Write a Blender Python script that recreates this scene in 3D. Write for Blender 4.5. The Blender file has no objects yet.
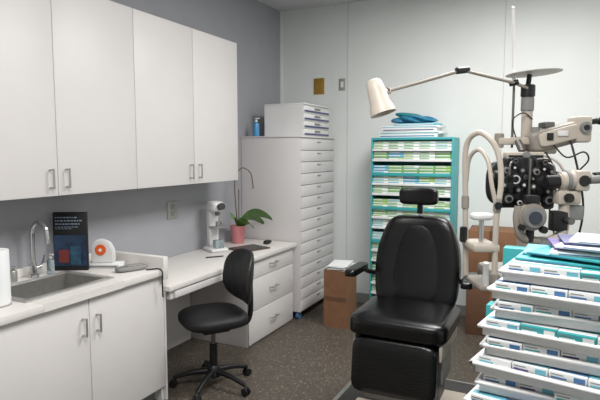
import bpy, bmesh, math, random
from mathutils import Vector, Matrix, Euler
random.seed(3)
scene = bpy.context.scene
COL = scene.collection
try:
    scene.view_settings.view_transform = 'Standard'
except Exception:
    pass

# ------------------------------------------------------------------ materials
def lin(c):
    o = []
    for v in c:
        v = v / 255.0
        o.append(v / 12.92 if v <= 0.04045 else ((v + 0.055) / 1.055) ** 2.4)
    return o

def mat(name, c, r=0.5, m=0.0, var=0.04, sc=6, bump=0.0, bs=80, emit=0.0, trans=0.0):
    M = bpy.data.materials.new(name)
    M.use_nodes = True
    nt = M.node_tree
    b = nt.nodes['Principled BSDF']
    c = lin(c)
    tc = nt.nodes.new('ShaderNodeTexCoord')
    n = nt.nodes.new('ShaderNodeTexNoise')
    n.inputs['Scale'].default_value = sc
    n.inputs['Detail'].default_value = 3
    nt.links.new(tc.outputs['Object'], n.inputs['Vector'])
    cr = nt.nodes.new('ShaderNodeValToRGB')
    cr.color_ramp.elements[0].position = 0.3
    cr.color_ramp.elements[1].position = 0.7
    cr.color_ramp.elements[0].color = [max(0, x * (1 - var)) for x in c] + [1]
    cr.color_ramp.elements[1].color = [min(1, x * (1 + var)) for x in c] + [1]
    nt.links.new(n.outputs['Fac'], cr.inputs['Fac'])
    nt.links.new(cr.outputs['Color'], b.inputs['Base Color'])
    b.inputs['Roughness'].default_value = r
    b.inputs['Metallic'].default_value = m
    if trans:
        b.inputs['Transmission Weight'].default_value = trans
    if emit:
        b.inputs['Emission Color'].default_value = c + [1]
        b.inputs['Emission Strength'].default_value = emit
    if bump:
        n2 = nt.nodes.new('ShaderNodeTexNoise')
        n2.inputs['Scale'].default_value = bs
        nt.links.new(tc.outputs['Object'], n2.inputs['Vector'])
        bp = nt.nodes.new('ShaderNodeBump')
        bp.inputs['Strength'].default_value = bump
        bp.inputs['Distance'].default_value = 0.01
        nt.links.new(n2.outputs['Fac'], bp.inputs['Height'])
        nt.links.new(bp.outputs['Normal'], b.inputs['Normal'])
    return M

WHITE = mat('cabinet_laminate', (214, 210, 209), 0.45, var=0.01)
WHITE2 = mat('drawer_enamel', (210, 206, 206), 0.4, var=0.01)
DARKGAP = mat('gap_dark', (60, 58, 58), 0.8)
MIDGAP = mat('gap_gray', (120, 117, 116), 0.8)
TOP = mat('worktop_laminate', (222, 218, 214), 0.4, var=0.01, sc=20)
WALLG = mat('wall_paint_gray', (156, 157, 162), 0.85, var=0.02, bump=0.05)
WALLW = mat('wall_panel_white', (220, 223, 221), 0.5, var=0.02, sc=2)
SEAM = mat('panel_seam', (190, 193, 192), 0.5)
CEIL = mat('ceiling_paint', (206, 207, 208), 0.9, var=0.02)
STEEL = mat('brushed_steel', (180, 178, 174), 0.3, 0.75, var=0.06, sc=30)
RIM = mat('satin_steel', (190, 189, 186), 0.35, 0.55, var=0.03, sc=30)
CHROME = mat('chrome', (205, 205, 206), 0.15, 0.95)
DSTEEL = mat('dull_steel', (120, 118, 115), 0.4, 0.8)
BLACK = mat('black_plastic', (18, 18, 20), 0.4)
BLACKM = mat('black_matte', (14, 14, 16), 0.7)
LEATHER = mat('black_leather', (10, 10, 11), 0.26, var=0.15, sc=20, bump=0.12, bs=120)
FABRIC = mat('black_fabric', (14, 14, 16), 0.6, var=0.2, sc=60, bump=0.2, bs=300)
BEIGE = mat('instrument_beige', (190, 180, 168), 0.4)
BEIGE2 = mat('instrument_gray_beige', (148, 140, 131), 0.4)
LAMPB = mat('lamp_cream', (196, 186, 174), 0.4)
TEAL = mat('teal_plastic', (58, 158, 162), 0.45, var=0.08)
TEALD = mat('teal_dark', (30, 118, 126), 0.5, var=0.08)
BLUE = mat('print_blue', (74, 120, 170), 0.5)
NAVY = mat('print_navy', (70, 72, 118), 0.5)
PURPLE = mat('print_purple', (98, 84, 140), 0.5)
CYAN = mat('print_cyan', (110, 182, 202), 0.5)
GREEN = mat('print_green', (110, 164, 104), 0.5, var=0.1)
GREEN2 = mat('print_lime', (158, 190, 118), 0.5, var=0.1)
PAPER = mat('paper_white', (228, 230, 230), 0.7, var=0.02)
PLASTW = mat('white_plastic', (222, 221, 220), 0.35, var=0.02)
ORANGE = mat('orange', (225, 95, 40), 0.5)
RED = mat('print_red', (120, 50, 46), 0.5)
CARD = mat('cardboard', (124, 88, 62), 0.8, var=0.1, sc=15)
CARDD = mat('cardboard_dark', (98, 68, 48), 0.8, var=0.1, sc=15)
PINK = mat('pink_ceramic', (204, 132, 134), 0.4)
LEAF = mat('leaf_green', (84, 124, 58), 0.4, var=0.2, sc=14)
STEM = mat('stem_brown', (96, 70, 50), 0.7)
SOIL = mat('soil_bark', (60, 44, 32), 0.9, var=0.3, sc=40)
BRASS = mat('brass_plate', (176, 138, 66), 0.35, 0.6)
PLATE = mat('gray_plate', (158, 158, 152), 0.4, 0.3)
GLASS = mat('clear_plastic', (200, 215, 220), 0.08, trans=0.8)
LENS = mat('lens_glass', (60, 66, 80), 0.05, 0.3)
BLUEGEL = mat('sanitizer_blue', (80, 160, 215), 0.2, trans=0.3)
BROWN = mat('dark_brown_leather', (86, 66, 60), 0.5)
TABLET = mat('tablet_gray', (78, 74, 74), 0.4)
LIGHT = mat('light_panel', (255, 255, 255), 0.5, emit=1.5)
GRAYM = mat('gray_plastic', (134, 133, 132), 0.45)
GRAYD = mat('gray_dark_enamel', (84, 82, 80), 0.5)
BLUEP = mat('blue_bag', (40, 116, 150), 0.35, var=0.3, sc=12, bump=0.5, bs=25)

def floor_mat():
    M = bpy.data.materials.new('pebbled_terrazzo')
    M.use_nodes = True
    nt = M.node_tree
    b = nt.nodes['Principled BSDF']
    tc = nt.nodes.new('ShaderNodeTexCoord')
    v = nt.nodes.new('ShaderNodeTexVoronoi')
    v.inputs['Scale'].default_value = 78
    nt.links.new(tc.outputs['Object'], v.inputs['Vector'])
    sep = nt.nodes.new('ShaderNodeSeparateColor')
    nt.links.new(v.outputs['Color'], sep.inputs['Color'])
    cr = nt.nodes.new('ShaderNodeValToRGB')
    cr.color_ramp.interpolation = 'CONSTANT'
    els = [(0.0, (70, 63, 56)), (0.3, (88, 80, 71)), (0.55, (108, 99, 88)), (0.75, (78, 71, 63)), (0.88, (122, 113, 101)), (0.95, (140, 131, 119))]
    e = cr.color_ramp.elements
    e[0].position = 0; e[0].color = lin(els[0][1]) + [1]
    e[1].position = els[1][0]; e[1].color = lin(els[1][1]) + [1]
    for p, c in els[2:]:
        k = e.new(p); k.color = lin(c) + [1]
    nt.links.new(sep.outputs[0], cr.inputs['Fac'])
    mx = nt.nodes.new('ShaderNodeMix'); mx.data_type = 'RGBA'
    r2 = nt.nodes.new('ShaderNodeValToRGB')
    r2.color_ramp.elements[0].position = 0.35
    r2.color_ramp.elements[1].position = 0.6
    nt.links.new(v.outputs['Distance'], r2.inputs['Fac'])
    nt.links.new(r2.outputs['Color'], mx.inputs['Factor'])
    nt.links.new(cr.outputs['Color'], mx.inputs[6])
    mx.inputs[7].default_value = lin((78, 71, 63)) + [1]
    nt.links.new(mx.outputs[2], b.inputs['Base Color'])
    b.inputs['Roughness'].default_value = 0.5
    return M
FLOOR = floor_mat()

# ------------------------------------------------------------------ mesh builder
def sup(a, e):
    c, s = math.cos(a), math.sin(a)
    r = 1.0 / (abs(c) ** e + abs(s) ** e) ** (1.0 / e)
    return c * r, s * r

class MB:
    def __init__(s):
        s.bm = bmesh.new(); s.mats = []
    def mi(s, m):
        if m not in s.mats: s.mats.append(m)
        return s.mats.index(m)
    def merge(s, t, m, M=None):
        if M is not None: bmesh.ops.transform(t, matrix=M, verts=t.verts)
        i = s.mi(m)
        for f in t.faces:
            f.material_index = i; f.smooth = True
        me = bpy.data.meshes.new('tmp'); t.to_mesh(me); t.free()
        s.bm.from_mesh(me); bpy.data.meshes.remove(me)
        return s
    def box(s, x0, x1, y0, y1, z0, z1, m, bev=0.0, rot=None, seg=2):
        t = bmesh.new(); bmesh.ops.create_cube(t, size=1)
        sx, sy, sz = abs(x1 - x0), abs(y1 - y0), abs(z1 - z0)
        bmesh.ops.scale(t, vec=(sx, sy, sz), verts=t.verts)
        bev = min(bev, 0.45 * min(sx, sy, sz))
        if bev > 0:
            bmesh.ops.bevel(t, geom=t.edges[:], offset=bev, segments=seg, affect='EDGES', profile=0.5)
        M = Matrix.Translation(((x0 + x1) / 2, (y0 + y1) / 2, (z0 + z1) / 2))
        if rot: M = M @ Euler(rot).to_matrix().to_4x4()
        return s.merge(t, m, M)
    def cyl(s, p0, p1, r, m, r2=None, seg=24, bev=0.0):
        p0 = Vector(p0); p1 = Vector(p1); d = p1 - p0
        t = bmesh.new()
        bmesh.ops.create_cone(t, cap_ends=True, segments=seg, radius1=r, radius2=r if r2 is None else r2, depth=d.length)
        if bev > 0:
            ed = [e for e in t.edges if abs(e.verts[0].co.z - e.verts[1].co.z) < 1e-6]
            bmesh.ops.bevel(t, geom=ed, offset=bev, segments=2, affect='EDGES')
        M = Matrix.Translation((p0 + p1) / 2) @ d.to_track_quat('Z', 'Y').to_matrix().to_4x4()
        return s.merge(t, m, M)
    def lathe(s, prof, m, p0=(0, 0, 0), axis=(0, 0, 1), seg=28):
        t = bmesh.new(); rings = []
        for r, z in prof:
            if r < 1e-5: rings.append([t.verts.new((0, 0, z))])
            else: rings.append([t.verts.new((r * math.cos(2 * math.pi * k / seg), r * math.sin(2 * math.pi * k / seg), z)) for k in range(seg)])
        for a, b in zip(rings, rings[1:]):
            for k in range(seg):
                k2 = (k + 1) % seg
                if len(a) == 1 and len(b) == 1: continue
                if len(a) == 1: t.faces.new((a[0], b[k], b[k2]))
                elif len(b) == 1: t.faces.new((a[k], a[k2], b[0]))
                else: t.faces.new((a[k], a[k2], b[k2], b[k]))
        bmesh.ops.recalc_face_normals(t, faces=t.faces)
        M = Matrix.Translation(p0) @ Vector(axis).to_track_quat('Z', 'Y').to_matrix().to_4x4()
        return s.merge(t, m, M)
    def tube(s, pts, r, m, seg=10, sm=6, rfun=None):
        P = [Vector(p) for p in pts]
        if sm > 1 and len(P) > 2:
            Q = [P[0] * 2 - P[1]] + P + [P[-1] * 2 - P[-2]]; out = []
            for i in range(1, len(Q) - 2):
                for k in range(sm):
                    u = k / sm; a, b, c, d = Q[i - 1], Q[i], Q[i + 1], Q[i + 2]
                    out.append(0.5 * ((2 * b) + (c - a) * u + (2 * a - 5 * b + 4 * c - d) * u * u + (3 * b - a - 3 * c + d) * u ** 3))
            out.append(P[-1]); P = out
        t = bmesh.new(); rings = []; nrm = None
        for i, p in enumerate(P):
            d = (P[min(i + 1, len(P) - 1)] - P[max(i - 1, 0)]).normalized()
            if nrm is None:
                nrm = d.orthogonal().normalized()
            else:
                nrm = (nrm - d * nrm.dot(d)).normalized()
            bn = d.cross(nrm)
            rr = r if rfun is None else r * rfun(i / (len(P) - 1))
            rings.append([t.verts.new(p + (nrm * math.cos(2 * math.pi * k / seg) + bn * math.sin(2 * math.pi * k / seg)) * rr) for k in range(seg)])
        for a, b in zip(rings, rings[1:]):
            for k in range(seg):
                k2 = (k + 1) % seg
                t.faces.new((a[k], a[k2], b[k2], b[k]))
        t.faces.new(rings[0]); t.faces.new(rings[-1])
        bmesh.ops.recalc_face_normals(t, faces=t.faces)
        return s.merge(t, m)
    def pillow(s, c, size, m, e=4.0, wf=None, yf=None, rot=None, nu=24, nv=48, e2=None):
        t = bmesh.new(); rows = []
        w, d, h = size; e2 = e2 or e
        for i in range(nu + 1):
            rr, z = sup(-math.pi / 2 + math.pi * i / nu, e2)
            if i in (0, nu): rr = 0
            row = []
            for k in range(nv if rr > 0 else 1):
                x, y = sup(2 * math.pi * k / nv, e)
                x *= rr; y *= rr
                X = x * w / 2 * (wf(z) if wf else 1); Y = y * d / 2
                if yf: Y += yf(z, x)
                row.append(t.verts.new((X, Y, z * h / 2)))
            rows.append(row)
        for a, b in zip(rows, rows[1:]):
            for k in range(nv):
                k2 = (k + 1) % nv
                if len(a) == 1: t.faces.new((a[0], b[k2], b[k]))
                elif len(b) == 1: t.faces.new((a[k], a[k2], b[0]))
                else: t.faces.new((a[k], a[k2], b[k2], b[k]))
        bmesh.ops.recalc_face_normals(t, faces=t.faces)
        M = Matrix.Translation(c)
        if rot: M = M @ Euler(rot).to_matrix().to_4x4()
        return s.merge(t, m, M)
    def sphere(s, c, r, m, rot=None, seg=20):
        t = bmesh.new(); bmesh.ops.create_uvsphere(t, u_segments=seg, v_segments=seg // 2, radius=1)
        if not hasattr(r, '__len__'): r = (r, r, r)
        bmesh.ops.scale(t, vec=r, verts=t.verts)
        M = Matrix.Translation(c)
        if rot: M = M @ Euler(rot).to_matrix().to_4x4()
        return s.merge(t, m, M)
    def prism(s, outline, th, m, M=None, bev=0.0):
        t = bmesh.new()
        vs = [t.verts.new((x, y, 0)) for x, y in outline]
        f = t.faces.new(vs)
        r = bmesh.ops.extrude_face_region(t, geom=[f])
        bmesh.ops.translate(t, vec=(0, 0, th), verts=[v for v in r['geom'] if isinstance(v, bmesh.types.BMVert)])
        bmesh.ops.recalc_face_normals(t, faces=t.faces)
        if bev: bmesh.ops.bevel(t, geom=t.edges[:], offset=bev, segments=2, affect='EDGES')
        return s.merge(t, m, M)
    def surf(s, rows, m, th=0.002):
        t = bmesh.new(); V = [[t.verts.new(p) for p in r] for r in rows]
        for a, b in zip(V, V[1:]):
            for k in range(len(a) - 1): t.faces.new((a[k], a[k + 1], b[k + 1], b[k]))
        bmesh.ops.recalc_face_normals(t, faces=t.faces)
        if th: bmesh.ops.solidify(t, geom=t.faces[:], thickness=th)
        return s.merge(t, m)
    def mesh(s, name):
        me = bpy.data.meshes.new(name)
        s.bm.to_mesh(me); s.bm.free()
        for m in s.mats: me.materials.append(m)
        try: me.set_sharp_from_angle(angle=math.radians(38))
        except Exception: pass
        return me
    def obj(s, name, parent=None, loc=(0, 0, 0), rz=0.0, label=None, cat=None, group=None, kind=None, rot=None):
        o = bpy.data.objects.new(name, s.mesh(name)); COL.objects.link(o)
        o.location = loc; o.rotation_euler = rot if rot else (0, 0, rz)
        if parent: o.parent = parent
        if label: o['label'] = label
        if cat: o['category'] = cat
        if group: o['group'] = group
        if kind: o['kind'] = kind
        return o

def thing(name, loc, rz, label, cat, group=None):
    e = bpy.data.objects.new(name, None); COL.objects.link(e)
    e.empty_display_size = 0.05
    e.location = loc; e.rotation_euler = (0, 0, rz)
    e['label'] = label; e['category'] = cat
    if group: e['group'] = group
    return e

# ------------------------------------------------------------------ room
D = 5.28; W = 4.2; H = 3.13; Y0 = -1.6
def st(name, *a):
    return MB().box(*a).obj(name, kind='structure')
st('floor', -0.1, W + 0.1, Y0 - 0.1, D + 0.1, -0.1, 0, FLOOR)
st('ceiling', -0.1, W + 0.1, Y0 - 0.1, D + 0.1, H, H + 0.1, CEIL)
st('wall_left', -0.1, 0, Y0, D, 0, H, WALLG)
st('wall_back', -0.1, W + 0.1, D, D + 0.1, 0, H, WALLW)
st('wall_right', W, W + 0.1, Y0, D, 0, H, WALLW)
st('wall_front', -0.1, W + 0.1, Y0 - 0.1, Y0, 0, H, WALLW)
st('trim_1', 0.787, 0.793, D - 0.003, D, 0, H, SEAM)
st('trim_2', 2.317, 2.323, D - 0.003, D, 0, H, SEAM)
st('trim_3', 0.0, 0.02, D - 0.02, D, 1.75, H, PLASTW)
st('baseboard_back', 0.68, W, D - 0.012, D, 0, 0.1, GRAYM)

def handle(parent, x, y0, y1, z0, z1):
    b = MB()
    p0 = Vector((x, y0, z0)); p1 = Vector((x, y1, z1)); o = Vector((0.032, 0, 0))
    d = (p1 - p0)
    b.cyl(p0 + o, p1 + o, 0.0055, STEEL, seg=12)
    b.cyl(p0 + d * 0.06, p0 + d * 0.06 + o, 0.0055, STEEL, seg=12)
    b.cyl(p0 + d * 0.94, p0 + d * 0.94 + o, 0.0055, STEEL, seg=12)
    return b.obj('handle', parent, label='slim steel bar handle')

# wall cabinets
for y0, lab in ((2.65, 'white laminate wall cabinet with two doors, over the desk'), (1.43, 'white laminate wall cabinet with two doors, over the sink')):
    t = thing('wall_cabinet', (0, y0, 1.36), 0, lab, 'cabinet', 'white wall cabinets')
    MB().box(0.002, 0.31, 0.001, 1.219, 0, 1.15, WHITE, 0.002).obj('body', t)
    for k in (0, 1):
        a = 0.002 + k * 0.61; bb = a + 0.606
        d = MB().box(0.311, 0.331, a, bb, 0.0, 1.15, WHITE, 0.002).obj('door', t)
        yy = bb - 0.05 if k == 0 else a + 0.05
        handle(d, 0.331, yy, yy, 0.04, 0.15)

# base cabinets (sink)
for y0, lab in ((1.40, 'white laminate base cabinet with two doors, under the sink'), (0.2, 'white laminate base cabinet with two doors')):
    t = thing('base_cabinet', (0, y0, 0), 0, lab, 'cabinet', 'white base cabinets')
    b = MB()
    b.box(0.002, 0.56, 0.0, 0.018, 0, 0.83, WHITE).box(0.002, 0.56, 1.17, 1.19, 0, 0.83, WHITE)
    b.box(0.002, 0.02, 0.018, 1.17, 0, 0.83, WHITE).box(0.02, 0.56, 0.018, 1.17, 0.1, 0.12, WHITE).box(0.48, 0.5, 0.018, 1.17, 0, 0.1, GRAYM)
    b.box(0.53, 0.56, 0.018, 1.17, 0.81, 0.83, WHITE)
    b.obj('body', t)
    for k in (0, 1):
        a = 0.002 + k * 0.595; bb = a + 0.59
        d = MB().box(0.561, 0.581, a, bb, 0.1, 0.828, WHITE, 0.002).obj('door', t)
        yy = bb - 0.045 if k == 0 else a + 0.045
        handle(d, 0.581, yy, yy, 0.63, 0.73)

SX0, SX1, SY0, SY1 = 0.15, 0.49, 1.70, 2.22
t = thing('worktop', (0, 0, 0), 0, 'off-white laminate worktop with raised end splash around the sink', 'countertop')
b = MB()
z0, z1 = 0.832, 0.872
b.box(0.002, 0.61, 0.2, SY0, z0, z1, TOP, 0.003).box(0.002, 0.61, SY1, 2.60, z0, z1, TOP, 0.003)
b.box(0.002, SX0, SY0, SY1, z0, z1, TOP).box(SX1, 0.61, SY0, SY1, z0, z1, TOP)
b.obj('counter', t)
MB().box(0.002, 0.022, 0.2, 2.555, 0.873, 0.925, TOP, 0.003).obj('back_splash', t)
MB().box(0.002, 0.612, 2.556, 2.60, 0.80, 0.945, TOP, 0.003).obj('end_splash', t)

# sink
t = thing('sink', (0, 0, 0), 0, 'rectangular stainless steel drop-in sink in the worktop', 'sink')
b = MB()
zr = 0.8725
w = 0.026
b.box(SX0 - w, SX0 + 0.012, SY0 - w, SY1 + w, zr, zr + 0.007, RIM, 0.003).box(SX1 - 0.012, SX1 + w, SY0 - w, SY1 + w, zr, zr + 0.007, RIM, 0.003)
b.box(SX0, SX1, SY0 - w, SY0 + 0.012, zr, zr + 0.007, RIM, 0.003).box(SX0, SX1, SY1 - 0.012, SY1 + w, zr, zr + 0.007, RIM, 0.003)
b.obj('rim', t)
b = MB()
q = 0.006
b.box(SX0 + q, SX0 + q + 0.004, SY0 + q, SY1 - q, 0.72, zr, STEEL).box(SX1 - q - 0.004, SX1 - q, SY0 + q, SY1 - q, 0.72, zr, STEEL)
b.box(SX0 + q, SX1 - q, SY0 + q, SY0 + q + 0.004, 0.72, zr, STEEL).box(SX0 + q, SX1 - q, SY1 - q - 0.004, SY1 - q, 0.72, zr, STEEL)
b.box(SX0 + q, SX1 - q, SY0 + q, SY1 - q, 0.715, 0.72, STEEL)
b.obj('basin', t)
MB().lathe([(0, 0.003), (0.03, 0.002), (0.04, 0.001), (0.042, 0)], CHROME, (0.32, 1.97, 0.72)).obj('drain', t)

# faucet
t = thing('faucet', (0.07, 2.06, 0.873), 0, 'chrome gooseneck faucet behind the sink', 'faucet')
MB().lathe([(0, 0), (0.03, 0), (0.028, 0.012), (0.019, 0.02), (0.018, 0.08), (0, 0.08)], CHROME).obj('base', t)
MB().tube([(0, 0, 0.06), (0, 0, 0.22), (0.012, 0.0, 0.29), (0.06, 0.0, 0.325), (0.115, 0.0, 0.295), (0.13, 0.0, 0.23)], 0.0135, CHROME, seg=14).cyl((0.13, 0.0, 0.235), (0.131, 0.0, 0.205), 0.016, CHROME).obj('spout', t)
MB().cyl((0, 0.01, 0.05), (0, 0.05, 0.055), 0.010, CHROME).tube([(0, 0.045, 0.055), (0.01, 0.055, 0.08), (0.02, 0.06, 0.12)], 0.006, CHROME).obj('lever', t)

def bottle(loc, label, bodym, capm, r, h, name='soap_bottle', cat='bottle'):
    t = thing(name, loc, 0, label, cat)
    MB().lathe([(0, 0), (r, 0), (r, h * 0.62), (r * 0.85, h * 0.7), (r * 0.4, h * 0.75), (r * 0.4, h * 0.78), (0, h * 0.78)], bodym).obj('body', t)
    MB().cyl((0, 0, h * 0.78), (0, 0, h * 0.86), r * 0.45, capm).cyl((0, 0, h * 0.86), (0, 0, h * 0.94), r * 0.15, capm).box(-r * 0.3, r * 1.1, -r * 0.25, r * 0.25, h * 0.93, h, capm, 0.002).obj('pump', t)
    return t
bottle((0.07, 1.93, 0.873), 'small steel soap dispenser bottle beside the sink', STEEL, CHROME, 0.022, 0.09)
bottle((0.085, 2.165, 0.873), 'small clear soap bottle with white pump by the faucet', GLASS, PLASTW, 0.022, 0.12)

t = thing('paper_towel_roll', (0.42, 1.59, 0.873), 0, 'white paper towel roll standing on the worktop', 'paper towels')
MB().lathe([(0.02, 0.006), (0.062, 0.006), (0.064, 0.012), (0.064, 0.26), (0.062, 0.265), (0.02, 0.265), (0.02, 0.006)], PAPER, seg=36).obj('roll', t)
MB().cyl((0, 0, 0), (0, 0, 0.006), 0.066, STEEL).cyl((0, 0, 0.006), (0, 0, 0.275), 0.008, STEEL).obj('holder', t)

# standing display card
t = thing('display_card', (0.115, 2.30, 0.873), math.radians(30), 'dark standing display card with pale lettering and dusky blue picture', 'sign')
MB().box(-0.10, 0.10, -0.03, 0.0, 0, 0.36, BLACKM, 0.002).obj('board', t)
LET = mat('pale_lettering', (140, 158, 182), 0.6)
b = MB()
for i, (w_, zz, hh) in enumerate(((0.13, 0.325, 0.007), (0.16, 0.305, 0.007), (0.14, 0.285, 0.007), (0.12, 0.268, 0.004), (0.1, 0.258, 0.003))):
    x = -0.085
    while x < -0.085 + w_:
        l = random.uniform(0.006, 0.018)
        b.box(x, x + l, -0.0315, -0.0305, zz, zz + hh, LET); x += l + 0.006
b.obj('lettering', t)
NAV2 = mat('dusk_blue', (30, 52, 78), 0.4, var=0.7, sc=18)
MB().box(-0.095, 0.095, -0.032, -0.0305, 0.03, 0.22, NAV2).box(-0.07, -0.01, -0.0325, -0.032, 0.05, 0.13, RED).box(0.0, 0.06, -0.0325, -0.032, 0.04, 0.15, mat('dusk_cyan', (44, 80, 104), 0.4, var=0.4, sc=30)).obj('picture', t)

t = thing('sample_box', (0.25, 2.44, 0.873), math.radians(25), 'low white cardboard box lying on the worktop', 'box')
MB().box(-0.10, 0.10, -0.05, 0.05, 0, 0.03, PAPER, 0.003).obj('body', t)
MB().box(-0.09, 0.09, -0.052, -0.05, 0.008, 0.02, GRAYM).obj('print', t)
t = thing('tape_dispenser', (0.235, 2.43, 0.904), math.radians(28), 'compact white tape dispenser with orange round roll on a low box', 'tape dispenser')
MB().prism([(-0.065, 0), (0.07, 0), (0.075, 0.03), (0.07, 0.09), (0.045, 0.13), (0.0, 0.15), (-0.04, 0.145), (-0.065, 0.11)], 0.05, PLASTW, Matrix.Translation((0, 0.025, 0)) @ Euler((math.pi / 2, 0, 0)).to_matrix().to_4x4(), 0.006).obj('body', t)
MB().cyl((-0.005, -0.034, 0.085), (-0.005, -0.026, 0.085), 0.034, ORANGE, bev=0.002).cyl((-0.005, -0.036, 0.085), (-0.005, -0.034, 0.085), 0.010, PAPER).obj('tape', t)

t = thing('handheld_scanner', (0.46, 2.44, 0.873), math.radians(68), 'flat gray handheld device on the worktop', 'device')
MB().pillow((0, 0, 0.016), (0.20, 0.085, 0.03), GRAYM, e=3.5).obj('body', t)
MB().pillow((0.02, 0, 0.032), (0.12, 0.055, 0.008), PLATE, e=3.5).obj('pad', t)
MB().tube([(0.54, 2.48, 0.878), (0.57, 2.505, 0.878), (0.60, 2.52, 0.880), (0.623, 2.53, 0.865), (0.622, 2.53, 0.80), (0.62, 2.535, 0.70)], 0.0045, BLACK).obj('cable', label='thin black cable hanging over the worktop edge', cat='cable')

# desk
t = thing('desk', (0, 0, 0), 0, 'off-white laminate desk top with thin front drawer, attached along the wall', 'desk')
MB().box(0.002, 0.62, 2.602, 4.42, 0.715, 0.75, TOP, 0.004).obj('top', t)
MB().box(0.54, 0.6, 2.63, 3.56, 0.655, 0.714, WHITE, 0.003).obj('apron', t)
MB().box(0.601, 0.617, 2.66, 3.54, 0.66, 0.705, WHITE, 0.003).obj('drawer', t)
MB().box(0.002, 0.014, 2.61, 3.59, 0.0, 0.713, WHITE).obj('back_panel', t)
MB().box(0.002, 0.58, 2.592, 2.608, 0.0, 0.713, WHITE).obj('side_panel', t)

t = thing('drawer_cabinet', (0, 3.60, 0), 0, 'white laminate three-drawer cabinet under the desk top', 'drawers')
MB().box(0.002, 0.57, 0.0, 0.80, 0.0, 0.713, WHITE, 0.002).obj('body', t)
for z0, z1 in ((0.56, 0.708), (0.29, 0.555), (0.02, 0.285)):
    d = MB().box(0.571, 0.59, 0.004, 0.796, z0, z1, WHITE, 0.002).obj('drawer', t)
    zz = (z0 + z1) / 2 + 0.01
    handle(d, 0.59, 0.34, 0.46, zz, zz)

# tall flat drawer cabinet
t = thing('flat_file_cabinet', (0, 4.44, 0), 0, 'tall white cabinet with a column of shallow drawers, beside the desk', 'drawers')
TD = 0.80
MB().box(0.004, 0.648, 0.0, TD, 0.075, 1.735, WHITE2, 0.003).obj('body', t)
MB().box(0.004, 0.665, -0.006, TD + 0.004, 1.736, 1.75, WHITE2, 0.003).obj('top', t)
N = 15; zb = 0.085; ph = (1.725 - zb) / N
for i in range(N):
    z0 = zb + i * ph + 0.003; z1 = zb + (i + 1) * ph - 0.003
    d = MB().box(0.6485, 0.658, 0.006, TD - 0.006, z0, z1, WHITE2, 0.002).obj('drawer', t)
    MB().box(0.658, 0.667, 0.36, 0.44, z1 - 0.03, z1 - 0.020, PLATE, 0.002).obj('handle', d)
    MB().box(0.6482, 0.6495, 0.004, TD - 0.004, z0 - 0.0055, z0 - 0.0005, MIDGAP).obj('gap', d)
for x, y in ((0.61, 0.04), (0.08, 0.04), (0.61, TD - 0.06), (0.08, TD - 0.06)):
    MB().cyl((x - 0.016, y, 0.034), (x + 0.016, y, 0.034), 0.034, BLUE, seg=20).box(x - 0.02, x + 0.02, y - 0.02, y + 0.02, 0.058, 0.075, DSTEEL).obj('caster', t, label='blue wheel caster')

t = thing('drawer_box', (0.20, 4.56, 1.751), 0, 'white desktop organizer with four shallow drawers on the tall cabinet', 'organizer')
b = MB()
b.box(0, 0.42, 0, 0.008, 0, 0.30, PLASTW).box(0, 0.42, 0.612, 0.62, 0, 0.30, PLASTW).box(0, 0.008, 0.008, 0.612, 0, 0.30, PLASTW)
b.box(0, 0.43, -0.004, 0.624, 0.30, 0.312, PLASTW, 0.003)
for i in range(5):
    b.box(0.008, 0.42, 0.008, 0.612, i * 0.073, i * 0.073 + 0.006, PLASTW)
b.obj('body', t)
for i in range(4):
    z = 0.007 + i * 0.073
    d = MB().box(0.02, 0.425, 0.014, 0.606, z + 0.001, z + 0.062, PLASTW, 0.002).obj('drawer', t)
    MB().box(0.425, 0.430, 0.02, 0.60, z + 0.006, z + 0.022, NAVY, 0.001).box(0.425, 0.436, 0.25, 0.37, z + 0.034, z + 0.052, GRAYM, 0.002).obj('label_strip', d)
bottle((0.14, 4.50, 1.751), 'small hand sanitizer bottle with blue gel on the tall cabinet', BLUEGEL, PLASTW, 0.032, 0.18, 'hand_sanitizer', 'bottle')

# wall plates
t = thing('wall_outlet', (0, 3.39, 1.13), 0, 'gray metal power outlet plate on the gray wall', 'outlet')
MB().box(0.001, 0.008, -0.065, 0.065, -0.07, 0.07, PLATE, 0.003).obj('plate', t)
MB().box(0.008, 0.012, -0.02, 0.02, 0.008, 0.045, GRAYM, 0.003).box(0.008, 0.012, -0.02, 0.02, -0.045, -0.008, GRAYM, 0.003).obj('socket', t)
t = thing('light_switch', (0.465, D, 2.30), 0, 'brass double wall plate on the white wall', 'switch')
MB().box(-0.062, 0.062, -0.008, -0.001, -0.085, 0.085, BRASS, 0.003).obj('plate', t)
MB().box(-0.035, -0.015, -0.014, -0.008, -0.02, 0.02, BRASS, 0.002).obj('toggle', t)
MB().box(0.015, 0.035, -0.014, -0.008, -0.02, 0.02, BRASS, 0.002).obj('toggle', t)
t = thing('light_switch', (0.73, D, 2.305), 0, 'gray wall switch plate on the white wall', 'switch')
MB().box(-0.035, 0.035, -0.008, -0.001, -0.062, 0.062, PLATE, 0.003).obj('plate', t)
MB().box(-0.015, 0.015, -0.013, -0.008, -0.03, 0.03, PLASTW, 0.002).obj('toggle', t)

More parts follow.
